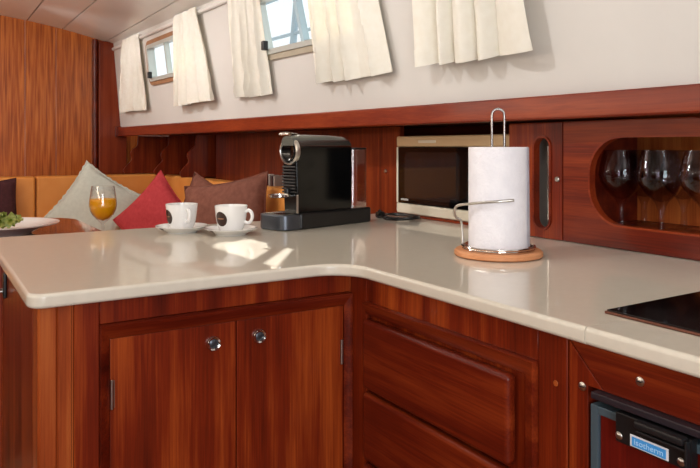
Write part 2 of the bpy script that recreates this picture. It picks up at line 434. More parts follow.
# ------------------------------------------------------------------ worktop (two slabs meeting at a joint)
def arc(cx, cy, r, a0, a1, n=8): return [(cx+r*math.cos(math.radians(a0+(a1-a0)*k/n)), cy+r*math.sin(math.radians(a0+(a1-a0)*k/n))) for k in range(n+1)]
out = arc(.166, 1.206, .028, 180, 270, 6) + arc(.655, 1.108, .075, 84, 2, 10) + [(.7305, .9), (.7305, .592), (1.395, .592), (1.395, 1.985), (.15, 1.985), (.138, 1.973)]
bm = BM(); prism(bm, out, lambda a, b, d: (a, b, d), .876, .90, .0065, 4, skip=lambda e: all(.59 < v.co.y < .593 for v in e.verts))
tag(ob('countertop', bm, M_counter), 'cream L-shaped worktop carrying the coffee machine, cups and paper towel', 'worktop')
bm = BM(); prism(bm, [(.7310, .5912), (.7310, -.3), (1.395, -.3), (1.395, .5912)], lambda a, b, d: (a, b, d), .876, .8999, .0065, 4, skip=lambda e: all(.59 < v.co.y < .593 for v in e.verts))
tag(ob('countertop', bm, M_counter), 'short cream worktop slab under the black glass hob', 'worktop')

# ------------------------------------------------------------------ left cupboard under the peninsula
K = thing('corner_cupboard', 'mahogany double-door cupboard under the peninsula worktop', 'cupboard', (.47, 1.6, 0))
bm = BM(); box(bm, .160, .77, 1.224, 1.95, .0, .874); ob('carcass', bm, W_z, K)
bm = BM(); box(bm, .155, .1595, 1.262, 1.93, .0, .874, .001, 1); ob('side_panel', bm, W_z, K)
bm = BM(); box(bm, .148, .1595, 1.80, 1.835, .0, .874, .004); ob('side_trim', bm, W_z2, K)
bm = BM()
prism(bm, [(.155, 1.26), (.155, 1.204), (.159, 1.2), (.182, 1.2), (.184, 1.203), (.186, 1.2), (.2055, 1.2), (.2075, 1.204), (.2095, 1.204), (.2095, 1.26)], lambda a, b, d: (a, b, d), 0, .874)
ob('corner_post', bm, W_post, K)
bm = BM()
box(bm, .210, .2505, 1.2, 1.223, 0, .874, .0012, 1); box(bm, .7495, .7695, 1.2, 1.223, 0, .874, .0012, 1); box(bm, .251, .749, 1.2, 1.223, .835, .874, .0008, 1)
ob('face_frame', bm, W_z, K)
# bolection moulding, mitred
def moulding_frame(bm, corners, wid, fn, heights=((0, 0), (.01, .0085), (.06, .0125), (.16, .0120), (.92, .0030), (1, .0005)), closed=False):
    """mitred moulding: corners list of (outer(a,b), inner(a,b)); fn(a,b,h)"""
    t = BM(); R = []
    for (oa, obb), (ia, ib) in corners:
        R.append([t.verts.new(fn(oa+(ia-oa)*s, obb+(ib-obb)*s, h)) for s, h in heights])
    n = len(heights)
    prs = list(zip(R, R[1:])) + ([(R[-1], R[0])] if closed else [])
    for A, B in prs:
        for k in range(n-1): t.faces.new((A[k], A[k+1], B[k+1], B[k]))
        t.faces.new((A[0], B[0], B[-1], A[-1]))
    if not closed: t.faces.new(R[0]); t.faces.new(R[-1])
    bmesh.ops.recalc_face_normals(t, faces=t.faces); merge(bm, t)
bm = BM()
moulding_frame(bm, [((.2505, .02), (.2675, .037)), ((.2505, .8345), (.2675, .808)), ((.7495, .8345), (.734, .808)), ((.7495, .02), (.734, .037))], 0, lambda a, b, h: (a, 1.2-h, b), closed=False)
ob('moulding', bm, W_mx, K, smooth=35)
for (x0, x1, kx, hx) in ((.268, .4972, .452, .2705), (.4988, .7335, .544, .728)):
    bm = BM(); box(bm, x0, x1, 1.2005, 1.2225, .03, .8075, .0015, 2); d = ob('door', bm, W_z2, K)
    bm = BM(); lathe(bm, [(.0085, .0), (.0135, .0), (.0138, .004), (.012, .0065), (.009, .0055), (.0085, .002)], (kx, 1.2004, .7725), 28, (0, -1, 0)); b = ob('latch_ring', bm, M_chrome, d)
    bm = BM(); lathe(bm, [(0, 0), (.0084, 0), (.0084, .002), (.005, .0035), (0, .0035)], (kx, 1.2002, .7725), 24, (0, -1, 0)); ob('latch_button', bm, M_tray, b)
    bm = BM(); cyl(bm, (hx, 1.1975, .688), (0, 0, 1), .0032, .05, 12, .0008); box(bm, hx-.001, hx+.005, 1.1985, 1.2003, .69, .736); ob('hinge', bm, M_steel, d)
bm = BM(); box(bm, .147, .155, 1.675, 1.70, .80, .855, .003); ob('door_catch', bm, M_black, K)
bm = BM(); cyl(bm, (.147, 1.687, .815), (-1, 0, 0), .006, .008, 12, .001); ob('catch_pin', bm, M_steel, K)

# ------------------------------------------------------------------ drawer cupboard (faces the aisle, x = .75)
D = thing('drawer_cabinet', 'mahogany three-drawer cabinet between double-door cupboard and fridge', 'drawers', (1.07, .9, 0))
bm = BM(); box(bm, .7755, 1.39, .640, 1.218, 0, .874); ob('carcass', bm, W_z, D)
bm = BM()
box(bm, .7502, .775, 1.139, 1.198, 0, .874, .001, 1); box(bm, .7502, .775, .6365, .689, 0, .874, .001, 1); box(bm, .7502, .775, .6895, 1.1385, .8265, .874, .0006, 1)
ob('face_frame', bm, W_z2, D)
bm = BM(); box(bm, .760, .775, .69, 1.138, .02, .826); ob('drawer_recess', bm, W_z, D)
bm = BM()
moulding_frame(bm, [((1.1385, .8265), (1.1385, .800)), ((.6895, .8265), (.7145, .800)), ((.6895, .02), (.7145, .02))], 0, lambda a, b, h: (.752-h, a, b))
ob('moulding', bm, W_y, D, smooth=35)
for z0, z1 in ((.655, .793), (.514, .6475), (.30, .506)):
    bm = BM(); box(bm, .738, .7595, .738, 1.1375, z0, z1, .009, 4); ob('drawer', bm, W_y, D)
bm = BM(); cyl(bm, (.7501, .656, .804), (-1, 0, 0), .0042, .0012, 14, .0004); ob('screw_cap', bm, W_post, D)

# ------------------------------------------------------------------ fridge front with its wooden surround
F = thing('fridge_surround', 'mahogany surround panel with steel screws around the fridge, under the hob', 'panel', (1.0, .3, 0))
bm = BM(); prism(bm, [(.6335, .0), (.6335, .8700), (.578, .8165), (.602, .8165), (.602, .0)], lambda a, b, d: (d, a, b), .7505, .774, .0006, 1); ob('side_board', bm, W_z, F)
bm = BM(); prism(bm, [(.632, .8715), (-.28, .8715), (-.28, .8165), (.5765, .8165)], lambda a, b, d: (d, a, b), .7503, .774, .0008, 1); ob('top_board', bm, W_y, F)
for y, z in ((.611, .813), (.524, .845), (.36, .845)):
    bm = BM(); lathe(bm, [(0, .0022), (.003, .002), (.0058, .0008), (.006, 0), (0, 0)], (.7503, y, z), 18, (-1, 0, 0)); s = ob('screw', bm, M_steel, F)
    bm = BM(); box(bm, .7478, .7484, y-.0035, y+.0035, z-.0006, z+.0006); ob('slot', bm, M_black, s)
G = thing('fridge', 'built-in fridge with wood door panel, blue-grey frame and black latch', 'fridge', (1.05, .3, 0))
bm = BM(); box(bm, .776, 1.35, .0, .59, .06, .80); ob('casing', bm, M_fblack, G)
bm = BM(); box(bm, .738, .775, -.02, .5885, .8065, .8160, .002); ob('top_strip', bm, M_fblack, G)
bm = BM(); box(bm, .7515, .775, .02, .5825, .10, .7840); fdo = ob('door_panel', bm, wood('fridge_door_wood', lin(70, 10, 8), lin(98, 20, 12), lin(124, 36, 20), 'z', seed=15), G)
bm = BM(); box(bm, .747, .775, .5835, .5955, .08, .7960, .0015); box(bm, .747, .775, .0, .5835, .7850, .7960, .0015); box(bm, .747, .775, .0, .012, .08, .78, .0015)
ob('door_frame', bm, M_fframe, G)
# latch block
bm = BM(); box(bm, .7365, .7505, .4490, .5496, .7655, .8030, .002); lt = ob('latch', bm, M_black, G)
bm = BM(); box(bm, .724, .738, .4530, .5156, .7960, .8055, .003); ob('latch_grip', bm, M_rib, lt)
bm = BM(); box(bm, .7285, .7366, .4530, .5150, .7890, .7925, .001); box(bm, .7285, .7366, .4500, .4530, .770, .802, .001); ob('latch_ridge', bm, M_rib, lt)
for y, z in ((.5440, .7740), (.4615, .7735)):
    bm = BM(); lathe(bm, [(0, .002), (.003, .0018), (.0048, .0005), (.005, 0), (0, 0)], (.7364, y, z), 16, (-1, 0, 0)); ob('latch_screw', bm, M_steel, lt)
bm = BM(); box(bm, .7355, .7366, .4767, .5277, .7680, .7825, .0008); ob('label_plate', bm, M_label_w, lt)
bm = BM(); box(bm, .7350, .7356, .4795, .5250, .7692, .7805, .0003, 1); ob('label_field', bm, M_label_b, lt)
cu = bpy.data.curves.new('label_text', 'FONT'); cu.body = 'isotherm'; cu.size = .0108; cu.extrude = .0002; cu.align_x = 'CENTER'; cu.align_y = 'CENTER'
to = bpy.data.objects.new('tmp_text', cu); COL.objects.link(to)
dg = bpy.context.evaluated_depsgraph_get(); me = bpy.data.meshes.new_from_object(to.evaluated_get(dg))
bpy.data.objects.remove(to)
me.materials.clear(); me.materials.append(M_label_t)
# text x -> -y, text y -> z, normal -> -x
me.transform(Matrix(((0, 0, -1, .7348), (-1, 0, 0, .5022), (0, .9, 0, .7749), (0, 0, 0, 1))))
me.transform(Matrix.Translation(-G.location)); tx = bpy.data.objects.new('label_text', me); COL.objects.link(tx); tx.parent = lt

# ------------------------------------------------------------------ hob
Hb = thing('hob', 'black glass ceramic hob with thin bronze edge, set into worktop', 'hob', (1.1, .36, .9001))
bm = BM(); box(bm, .813, 1.335, .09, .6245, .9002, .9042, .0014, 2); ob('edge_trim', bm, M_hobf, Hb)
bm = BM(); box(bm, .8155, 1.3325, .0925, .622, .9043, .9062, .0008, 2); ob('glass_top', bm, M_hobg, Hb)

# ------------------------------------------------------------------ locker with the glasses (front x = 1.345)
Lk = thing('glass_locker', 'mahogany locker with rounded opening holding wine glasses, right of paper towel', 'locker', (1.47, .6, .9005))
op = rrect(-.25, 1.074, .953, 1.158, .088, 8)
bm = BM()
prism_fn = lambda a, b, d: (d, a, b)
# front panel built as a filled face with a hole
def panel_hole(bm, outer, inner, fn, d0, d1):
    t = BM()
    eo = [t.verts.new(fn(a, b, d0)) for a, b in outer]; ei = [t.verts.new(fn(a, b, d0)) for a, b in inner]
    es = [t.edges.new((P[i], P[(i+1) % len(P)])) for P in (eo, ei) for i in range(len(P))]
    r = bmesh.ops.triangle_fill(t, edges=es, use_beauty=True)
    faces = [g for g in r['geom'] if isinstance(g, bmesh.types.BMFace)]
    ex = bmesh.ops.extrude_face_region(t, geom=faces)
    dv = Vector(fn(0, 0, d1))-Vector(fn(0, 0, d0))
    bmesh.ops.translate(t, vec=dv, verts=[g for g in ex['geom'] if isinstance(g, bmesh.types.BMVert)])
    bmesh.ops.recalc_face_normals(t, faces=t.faces); merge(bm, t)
panel_hole(bm, [(1.153, .902), (1.153, 1.197), (-.33, 1.197), (-.33, .902)], op, prism_fn, 1.345, 1.363)
ob('front_panel', bm, W_y, Lk, smooth=25)
op2 = rrect(-.248, 1.072, .955, 1.156, .086, 8); op3 = rrect(-.253, 1.077, .950, 1.161, .091, 8)
bm = BM(); ring_prism(bm, op3, op2, prism_fn, 1.342, 1.362); ob('opening_lip', bm, W_rail, Lk)
W_in = wood('locker_inside_lit', lin(110, 44, 18), lin(168, 88, 38), lin(204, 124, 60), 'z', band=22, seed=17)  # wood lightened in colour to stand for warm light inside the locker
bm = BM(); box(bm, 1.364, 1.62, -.33, 1.15, .925, .940); ob('shelf', bm, W_y, Lk)
bm = BM(); box(bm, 1.60, 1.62, -.33, 1.15, .941, 1.197); ob('back_panel', bm, W_in, Lk)
bm = BM(); box(bm, 1.364, 1.599, 1.125, 1.15, .941, 1.197); ob('side_panel', bm, W_y, Lk)

# slotted panel between the microwave and the glass locker
S = thing('slotted_locker', 'narrow mahogany locker front with tall rounded slot, behind paper towel', 'locker', (1.37, 1.24, .9005))
sl = rrect(1.192, 1.246, .925, 1.160, .0265, 8); so = rrect(1.1885, 1.2495, .9215, 1.1635, .030, 8); si = rrect(1.194, 1.244, .927, 1.158, .0245, 8)
bm = BM(); panel_hole(bm, [(1.155, .902), (1.155, 1.197), (1.335, 1.197), (1.335, .902)], sl, prism_fn, 1.343, 1.361); ob('front_panel', bm, W_z, S, smooth=25)
bm = BM(); ring_prism(bm, so, si, prism_fn, 1.339, 1.36); ob('slot_lip', bm, W_rail, S)
bm = BM(); box(bm, 1.40, 1.42, 1.15, 1.333, .902, 1.197); ob('back_panel', bm, base_mat('grey_lining', lin(150, 148, 142), .5), S)
bm = BM(); box(bm, 1.338, 1.3605, 1.1945, 1.1985, .950, 1.136, .001); ob('steel_strip', bm, M_chrome, S)
bm = BM(); cyl(bm, (1.343, 1.168, 1.054), (-1, 0, 0), .0065, .006, 16, .0015); ob('button', bm, M_steel, S)
bm = BM(); cyl(bm, (1.3995, 1.997, 1.048), (-1, 0, 0), .0065, .006, 16, .0015)
ob('push_button', bm, M_steel, WRL)
bm = BM(); box(bm, 1.374, 1.56, 1.337, 1.912, .9005, .908, .001, 1); ob('niche_sill', bm, W_rail, S)

# wine glasses
def glass_prof(R, H, rs=.0048, foot=.034, bowl0=.36):
    z0 = H*bowl0
    outp = [(0, 0), (foot, 0), (foot, .0015), (foot*.6, .0035), (rs*1.2, .009), (rs, .02), (rs, z0-.012), (rs*1.4, z0-.003), (R*.28, z0+H*.05), (R*.70, z0+H*.17), (R*.93, z0+H*.27), (R, z0+H*.36), (R*.96, z0+H*.46), (R*.80, H-.001), (R*.79, H)]
    inn = [(R*.78, H), (R*.785, H-.002), (R*.945, z0+H*.46), (R*.985, z0+H*.36), (R*.91, z0+H*.27), (R*.67, z0+H*.178), (R*.25, z0+H*.065), (0, z0+H*.05)]
    return outp+inn
gm = None
gl = [('tall smoky wine glass at left end of the locker opening, front row', 1.418, 1.040), ('wine glass behind and between the two leftmost front glasses in the locker', 1.527, 1.055),
      ('second wine glass from left in the front row of the locker', 1.418, .936), ('wine glass behind, between second and third front glasses in the locker', 1.527, .950),
      ('wine glass cut by the right edge of the photo, front row', 1.418, .832)]
for lab, x, y in gl:
    if gm is None:
        bm = BM(); lathe(bm, glass_prof(.0525, .187, .0066, bowl0=.32), (0, 0, 0), 36); g = ob('wine_glass', bm, M_wine, None, local=True)
        gm = g
    else:
        g = gm.copy(); COL.objects.link(g)
    g.location = (x, y, .9402); tag(g, lab, 'glass', 'wine glasses in the locker')

# ------------------------------------------------------------------ microwave
mw = thing('microwave', 'cream built-in microwave with black glass door, behind paper towel', 'microwave', (1.48, 1.62, .9082))
bm = BM(); box(bm, 1.388, 1.59, 1.34, 1.903, .9085, 1.171, .008, 3); ob('casing', bm, M_mw, mw)
bm = BM(); box(bm, 1.378, 1.40, 1.345, 1.905, .9087, .9435, .006, 3); box(bm, 1.378, 1.40, 1.894, 1.905, .9435, 1.134, .003, 2); ob('front_bezel', bm, M_mw, mw)
bm = BM(); box(bm, 1.378, 1.40, 1.345, 1.905, 1.1345, 1.1705, .006, 3); ob('top_bezel', bm, M_mwtop, mw)
bm = BM(); box(bm, 1.377, 1.392, 1.50, 1.8935, .944, 1.134, .003); dr = ob('door', bm, M_mwdoor, mw)
bm = BM(); prism(bm, rrect(1.575, 1.855, .962, 1.117, .02), prism_fn, 1.3764, 1.378); ob('window', bm, M_mwwin, dr)
bm = BM()
for k in range(5): box(bm, 1.3762, 1.3772, 1.869-k*.0085, 1.875-k*.0085, .9535, .9595+.001*(k % 2))
ob('brand_mark', bm, M_mark, dr)
bm = BM(); box(bm, 1.3775, 1.392, 1.346, 1.499, .944, 1.134, .003); cp = ob('control_panel', bm, M_mw, mw)
for z in (1.08, 1.0):
    bm = BM(); cyl(bm, (1.3775, 1.42, z), (-1, 0, 0), .022, .014, 24, .003); ob('knob', bm, M_mw, cp)
bm = BM(); box(bm, 1.376, 1.3782, 1.69, 1.78, 1.147, 1.156, .001); ob('badge', bm, M_mw, mw)

# ------------------------------------------------------------------ power cord coil
bm = BM()
pts = [(1.245, 1.842, .904)]
P = []
for k in range(64):
    a = k/64*2*PI*2.6+2.2; r = .075+.018*math.sin(k*.35)
    P.append((1.310+r*.62*math.cos(a)*1.0, 1.80+r*1.05*math.sin(a), .9045+.0022*(k/24) + .001*math.sin(k*.9)))
P = [p for p in P if p[0] < 1.366]
pl = spline([(1.230, 1.800, .915), (1.245, 1.815, .928), (1.262, 1.832, .926), (1.272, 1.84, .910)]+P[4:], 3)
tube(bm, pl, .0032, 8)
box(bm, 1.262, 1.29, 1.845, 1.865, .9005, .921, .005)
tag(ob('power_cord', bm, M_black), 'black coiled power cord on worktop between coffee machine and microwave', 'cord')

# ------------------------------------------------------------------ paper towel holder + roll
tc = Vector((1.052, 1.079, .9003))
T = thing('paper_towel_holder', 'paper towel holder with beech base, chrome loop and sprung arm', 'paper towel holder', tc)
bm = BM(); lathe(bm, [(0, 0), (.090, 0), (.094, .003), (.094, .010), (.090, .014), (0, .014)], tc, 56); ob('base', bm, W_light, T)
def circ(c, r, z, n=48): return [(c.x+r*math.cos(2*PI*k/n), c.y+r*math.sin(2*PI*k/n), z) for k in range(n)]
bm = BM(); tube(bm, circ(tc, .077, .9215), .0026, 8, True); tube(bm, circ(tc, .075, .917), .0024, 8, True); ob('base_ring', bm, M_chrome, T)
bm = BM(); hw = .0135
loop = [tc+RIGHT*-hw+Vector((0, 0, .0142))]+[tc+RIGHT*-hw+Vector((0, 0, z)) for z in (.1, .2, .27, .300)]
loop += [tc+RIGHT*(-hw*math.cos(a*PI/8))+Vector((0, 0, .303+hw*math.sin(a*PI/8))) for a in range(1, 8)]
loop += [tc+RIGHT*hw+Vector((0, 0, z)) for z in (.300, .27, .2, .1, .0142)]
tube(bm, loop, .0028, 10); ob('loop_post', bm, M_loop, T)
def rel(al, r, z):
    return tc+facing(math.radians(al))*r+Vector((0, 0, z))
arm = [rel(-112, .0775, .0215), rel(-112, .079, .05), rel(-110, .081, .072), rel(-103, .090, .080), rel(-92, .0945, .094), rel(-84, .090, .108), rel(-66, .0765, .1135), rel(-40, .071, .1185), rel(-15, .070, .1215), rel(8, .0705, .1240), rel(14, .0715, .1245)]
bm = BM(); tube(bm, spline(arm, 8), .0030, 10); ob('sprung_arm', bm, M_steel, T)
Rl = thing('paper_towel_roll', 'white paper towel roll standing on the holder', 'paper towel', tc+Vector((0, 0, .0145)))
bm = BM(); t = []
# the spiral-wound sheet with a loose end, as an outline extruded upward
out = []
for k in range(72):
    a = k/72*2*PI; out.append((a, .0635))
R0 = .022
ro = [(.0635*math.cos(2*PI*k/72), .0635*math.sin(2*PI*k/72)) for k in range(72)]; ri = [(R0*math.cos(2*PI*k/72), R0*math.sin(2*PI*k/72)) for k in range(72)]
ring_prism(bm, ro, ri, lambda a, b, d: (tc.x+a, tc.y+b, d), .9155, 1.1345)
ob('roll', bm, M_paper, Rl)
bm = BM(); o2, i2 = [], []
aL = math.atan2(RIGHT.y, RIGHT.x)
for k in range(13):
    s = k/12; a = aL-.62+s*.75; r = .0642+.007*s**1.5*0+.0005
    o2.append((tc.x+math.cos(a)*r, tc.y+math.sin(a)*r))
tail = [(tc.x+RIGHT.x*(.0655+.002*k)-FWD.x*(.0-.006*k), tc.y+RIGHT.y*(.0655+.002*k)-FWD.y*(.0-.006*k)) for k in range(0, 3)]
strip = o2+[(o2[-1][0]+RIGHT.x*.004+FWD.x*.012, o2[-1][1]+RIGHT.y*.004+FWD.y*.012), (o2[-1][0]+RIGHT.x*.007+FWD.x*.024, o2[-1][1]+RIGHT.y*.007+FWD.y*.024)]
t = BM(); g = []
for z in (.9235, 1.0, 1.06, 1.1335): g.append([t.verts.new((x+(1.1335-z)*.012*RIGHT.x, y+(1.1335-z)*.012*RIGHT.y, z)) for x, y in strip])
for A, B in zip(g, g[1:]):
    for k in range(len(strip)-1): t.faces.new((A[k], A[k+1], B[k+1], B[k]))
bmesh.ops.solidify(t, geom=t.faces, thickness=.0008); bmesh.ops.recalc_face_normals(t, faces=t.faces)
ob('loose_sheet', t, M_paper, Rl)
bm = BM(); ring_prism(bm, [(a*.0218/.0635, b*.0218/.0635) for a, b in ro], [(a*.0205/.0635, b*.0205/.0635) for a, b in ro], lambda a, b, d: (tc.x+a, tc.y+b, d), .9156, 1.1340); ob('core', bm, M_card, Rl)

# ------------------------------------------------------------------ coffee machine (local: +x = rear, +y = far side)
cm = thing('coffee_machine', 'black capsule coffee machine with chrome ring, in front of hull panel', 'coffee machine', (.838, 1.684, .9002), math.atan2(.248, .969))
def cp_(n, bm, m, p=cm, s=40): return ob(n, bm, m, p, s, local=True)
bm = BM(); prism(bm, rrect(.062, .364, .0, .110, .012), lambda a, b, d: (a, b, d), 0, .046, .006, 3); cp_('base', bm, M_black)
bm = BM()
dt = [(.061, .001), (.061, .124)]+[(.058-.058*math.sin(PI*k/14)**.45, .0625+.0615*math.cos(PI*k/14)) for k in range(0, 15)]
dt = [(.061, .001), (.061, .124)]+arc(.034, .09, .034, 90, 180, 7)+arc(.034, .035, .034, 180, 270, 7)
prism(bm, dt, lambda a, b, d: (a, b, d), 0.001, .044, .004, 3); tr = cp_('drip_tray', bm, M_tray)
bm = BM()
for k in range(9): box(bm, .012, .058, .02+k*.0095, .025+k*.0095, .0442, .0462, .0006, 1)
cp_('tray_grille', bm, M_chrome, tr)
# body: side profile extruded across, front slightly recessed below the head
bm = BM()
pf = [(.056, .046), (.276, .046), (.279, .15), (.277, .236), (.052, .237), (.050, .19), (.052, .12)]
prism(bm, pf, lambda a, b, d: (a, d, b), .004, .064, .005, 3); body = cp_('body', bm, M_gloss)
# lid: tapering gray gloss shell over the body
bm = BM(); t = BM(); rings = []
for x, h, w in ((.042, .028, .86), (.06, .031, .95), (.12, .032, 1), (.2, .031, 1), (.25, .029, .98), (.270, .022, .93), (.279, .008, .85)):
    n = 12; rr = []
    for k in range(n+1):
        a = PI*k/n; rr.append(t.verts.new((x, .034-.030*w*math.cos(a), .2375+h*math.sin(a)**.55)))
    rings.append(rr)
for A, B in zip(rings, rings[1:]):
    for k in range(12): t.faces.new((A[k], A[k+1], B[k+1], B[k]))
    t.faces.new((A[0], B[0], B[12], A[12]))
t.faces.new(rings[0]); t.faces.new(rings[-1]); bmesh.ops.recalc_face_normals(t, faces=t.faces); merge(bm, t)
cp_('lid', bm, M_lid)
bm = BM(); tube(bm, spline([(.085, .034, .268), (.062, .034, .2715), (.046, .034, .2725), (.036, .034, .270)], 6), lambda s: .005-.001*s, 10, flat=.6)
tube(bm, [(.034, .014, .2700), (.034, .034, .2710), (.034, .054, .2700)], .0055, 10); cp_('lever', bm, M_chrome)
bm = BM(); lathe(bm, [(.030, 0), (.030, .007), (.034, .012), (.039, .010), (.0405, .005), (.040, 0)], (.056, .034, .222), 40, (-1, 0, 0)); hd = cp_('head_ring', bm, M_steel)
bm = BM(); lathe(bm, [(0, 0), (.0298, 0), (.0298, .008), (.026, .013), (.018, .010), (0, .009)], (.056, .034, .222), 36, (-1, 0, 0)); cp_('brew_head', bm, M_gloss, hd)
bm = BM()
for k in range(9): box(bm, .045, .053, .006, .062, .104+k*.0088, .1098+k*.0088, .002, 2)
cp_('ribbed_front', bm, M_rib)
bm = BM(); cyl(bm, (.042, .034, .118), (0, 0, -1), .009, .016, 16, .002); cp_('spout', bm, M_black)
bm = BM(); lathe(bm, [(0, 0), (.028, 0), (.032, .003), (.032, .008), (.029, .0085), (.028, .004), (0, .003)], (.014, .034, .0935), 32)
box(bm, .036, .052, .022, .054, .094, .0985, .001); cs = cp_('cup_support', bm, M_chrome)
bm = BM(); box(bm, .0505, .0555, .0015, .0050, .047, .100, .001); cp_('edge_bar', bm, M_steel)
bm = BM(); oo = rrect(.2825, .357, .006, .080, .022, 8); ii = rrect(.2845, .355, .008, .078, .020, 8)
ring_prism(bm, oo, ii, lambda a, b, d: (a, b, d), .047, .226); wt = cp_('water_tank', bm, M_tank)
bm = BM(); prism(bm, oo, lambda a, b, d: (a, b, d), .2262, .232, .001, 1); cp_('tank_lid', bm, M_rib, wt)

# ------------------------------------------------------------------ cups and saucers
CP = [(.0255, .0), (.028, .0), (.0285, .004), (.033, .012), (.0385, .028), (.0410, .044), (.0426, .060), (.0436, .0705), (.0431, .0715), (.0419, .0705), (.0406, .060), (.0388, .044), (.0365, .028), (.030, .012), (.0, .008)]
def cup_r(z):
    P = [(z_, r_) for r_, z_ in CP[1:8]]; return interp(z, P)
def cup(loc, hand, mark, labc, labs):
    c = Vector(loc)
    s = thing('saucer', labs, 'saucer', c, 0, 'coffee saucers on the worktop')
    bm = BM(); lathe(bm, [(0, .002), (.036, .002), (.036, 0), (.040, 0), (.043, .004), (.062, .012), (.0705, .0175), (.0708, .0188), (.069, .019), (.060, .0145), (.042, .0075), (.034, .0062), (0, .006)], c, 48); ob('dish', bm, M_porc, s)
    # printed spot under the rim
    d = facing(math.radians(-38)); p = c+d*.0665+Vector((0, 0, .0142))
    bm = BM(); cyl(bm, p, (d.x*.5, d.y*.5, -.86), .0055, .0012, 16); ob('printed_mark', bm, M_brown, s)
    b = c+Vector((0, 0, .0065))
    k = thing('coffee_cup', labc, 'cup', b, 0, 'coffee cups on the worktop')
    bm = BM(); lathe(bm, [(0, .001)]+CP, b, 48); ob('bowl', bm, M_porc, k)
    h = facing(math.radians(hand)); Z = Vector((0, 0, 1))
    bm = BM(); tube(bm, spline([b+h*.0400+Z*.056, b+h*.049+Z*.059, b+h*.057+Z*.054, b+h*.0595+Z*.042, b+h*.055+Z*.030, b+h*.047+Z*.026, b+h*.0360+Z*.029], 7), .0045, 12, flat=1.25, flat_dir=h.cross(Z)); ob('handle', bm, M_porc, k)
    # round brown emblem lying on the cup wall
    def patch(cz, rad, inner=0, off=.0005, squash=1, dz=0):
        t = BM(); f = facing(math.radians(mark)); side = Vector((0, 0, 1)).cross(f)
        rows = [[]]
        cv = None; R = []
        for i in range(5):
            rr = rad*(inner+(1-inner)*i/4); R.append([])
            for n in range(32):
                a = 2*PI*n/32; z = cz+rr*math.sin(a)*squash+dz; w = rr*math.cos(a); r = cup_r(z)+off; th = w/r
                R[-1].append(t.verts.new(b+f*r*math.cos(th)+side*r*math.sin(th)+Z*z))
        for A, B in zip(R, R[1:]):
            for n in range(32): t.faces.new((A[n], A[(n+1) % 32], B[(n+1) % 32], B[n]))
        bmesh.ops.remove_doubles(t, verts=t.verts, dist=1e-6); bmesh.ops.recalc_face_normals(t, faces=t.faces)
        return t
    e = ob('emblem', patch(.038, .0195), M_brown, k)
    ob('emblem_band', patch(.038, .0120, 0, .0009, .16, .001), M_tan, e)
cup((.600, 1.833, .9002), 34, -52, 'white coffee cup with brown emblem, the left one nearer the red cushion', 'white saucer under the left coffee cup')
cup((.696, 1.714, .9002), 78, -33, 'white coffee cup with brown emblem, the right one beside the coffee machine', 'white saucer under the right coffee cup')

# ------------------------------------------------------------------ curtains
def curtain(y0t, y1t, y0b, y1b, seed, label, hem=1.348, top=1.775, out0=.026, out1=.034):
    rnd = random.Random(seed); nu, nv = 120, 26
    nf = rnd.uniform(1.8, 2.4); ph = rnd.random()*6; ph2 = rnd.random()*6; ph3 = rnd.random()*6
    def point(u, v, extra=0):
        ya = y0t+(y1t-y0t)*u; yb = y0b+(y1b-y0b)*u; y = ya+(yb-ya)*min(v, 1)**.8
        w = u+.06*math.sin(2*PI*u+ph)+.02*math.sin(2.5*v+ph3)
        a = math.sin(2*PI*nf*w+ph2)
        fold = 1-2*abs(a)**.65 if seed % 2 else 2*abs(a)**.65-1
        soft = math.sin(2*PI*nf*1.9*w+ph3)
        gath = math.sin(2*PI*nf*3.4*w+ph)
        A = .006+.016*v
        vv = min(v, 1)
        off = out0+(out1-out0)*v+A*fold+.0055*soft+.0045*gath*(1-vv)**1.5+.0015*math.sin(9*u+7*v+ph)
        if v < .07: off -= .006*(1-v/.07)
        yy = y+.010*v*math.cos(2*PI*nf*w+ph2)
        z = top+(hem-top)*v+.003*math.sin(5*u+ph)*v
        return onwall(yy, z, max(off, .018)+extra)
    r = thing('curtain', label, 'curtain', onwall((y0b+y1b)/2, hem, .03), 0, 'cream window curtains')
    def sheet(name, vs, extra, th):
        bm = BM(); G = [[bm.verts.new(point(i/nu, v, extra)) for i in range(nu+1)] for v in vs]
        for A, B in zip(G, G[1:]):
            for i in range(nu): bm.faces.new((A[i], A[i+1], B[i+1], B[i]))
        bmesh.ops.recalc_face_normals(bm, faces=bm.faces); bmesh.ops.solidify(bm, geom=bm.faces, thickness=th)
        ob(name, bm, M_curtain, r, 60)
    sheet('drape', [j/nv for j in range(nv+1)], 0, .0012)
    sheet('hem', [.888, .892, .92, .96, 1.003], .0018, .0008)
    sheet('heading', [.0, .02, .04, .055, .06], .0018, .0008)
curtain(3.88, 4.20, 3.87, 4.32, 1, 'leftmost cream curtain, at far end of the left window beside the wood bulkhead')
curtain(3.00, 3.28, 2.95, 3.40, 4, 'second cream curtain from the left, at right side of the left window')
curtain(2.37, 2.64, 2.43, 2.75, 3, 'third cream curtain from the left, at left side of the right window')
curtain(1.66, 2.02, 1.68, 2.11, 9, 'fourth cream curtain from the left, at right side of the right window', 1.366)
curtain(1.095, 1.425, 1.125, 1.525, 10, 'rightmost cream curtain, alone on the cream wall above the paper towel', 1.373)

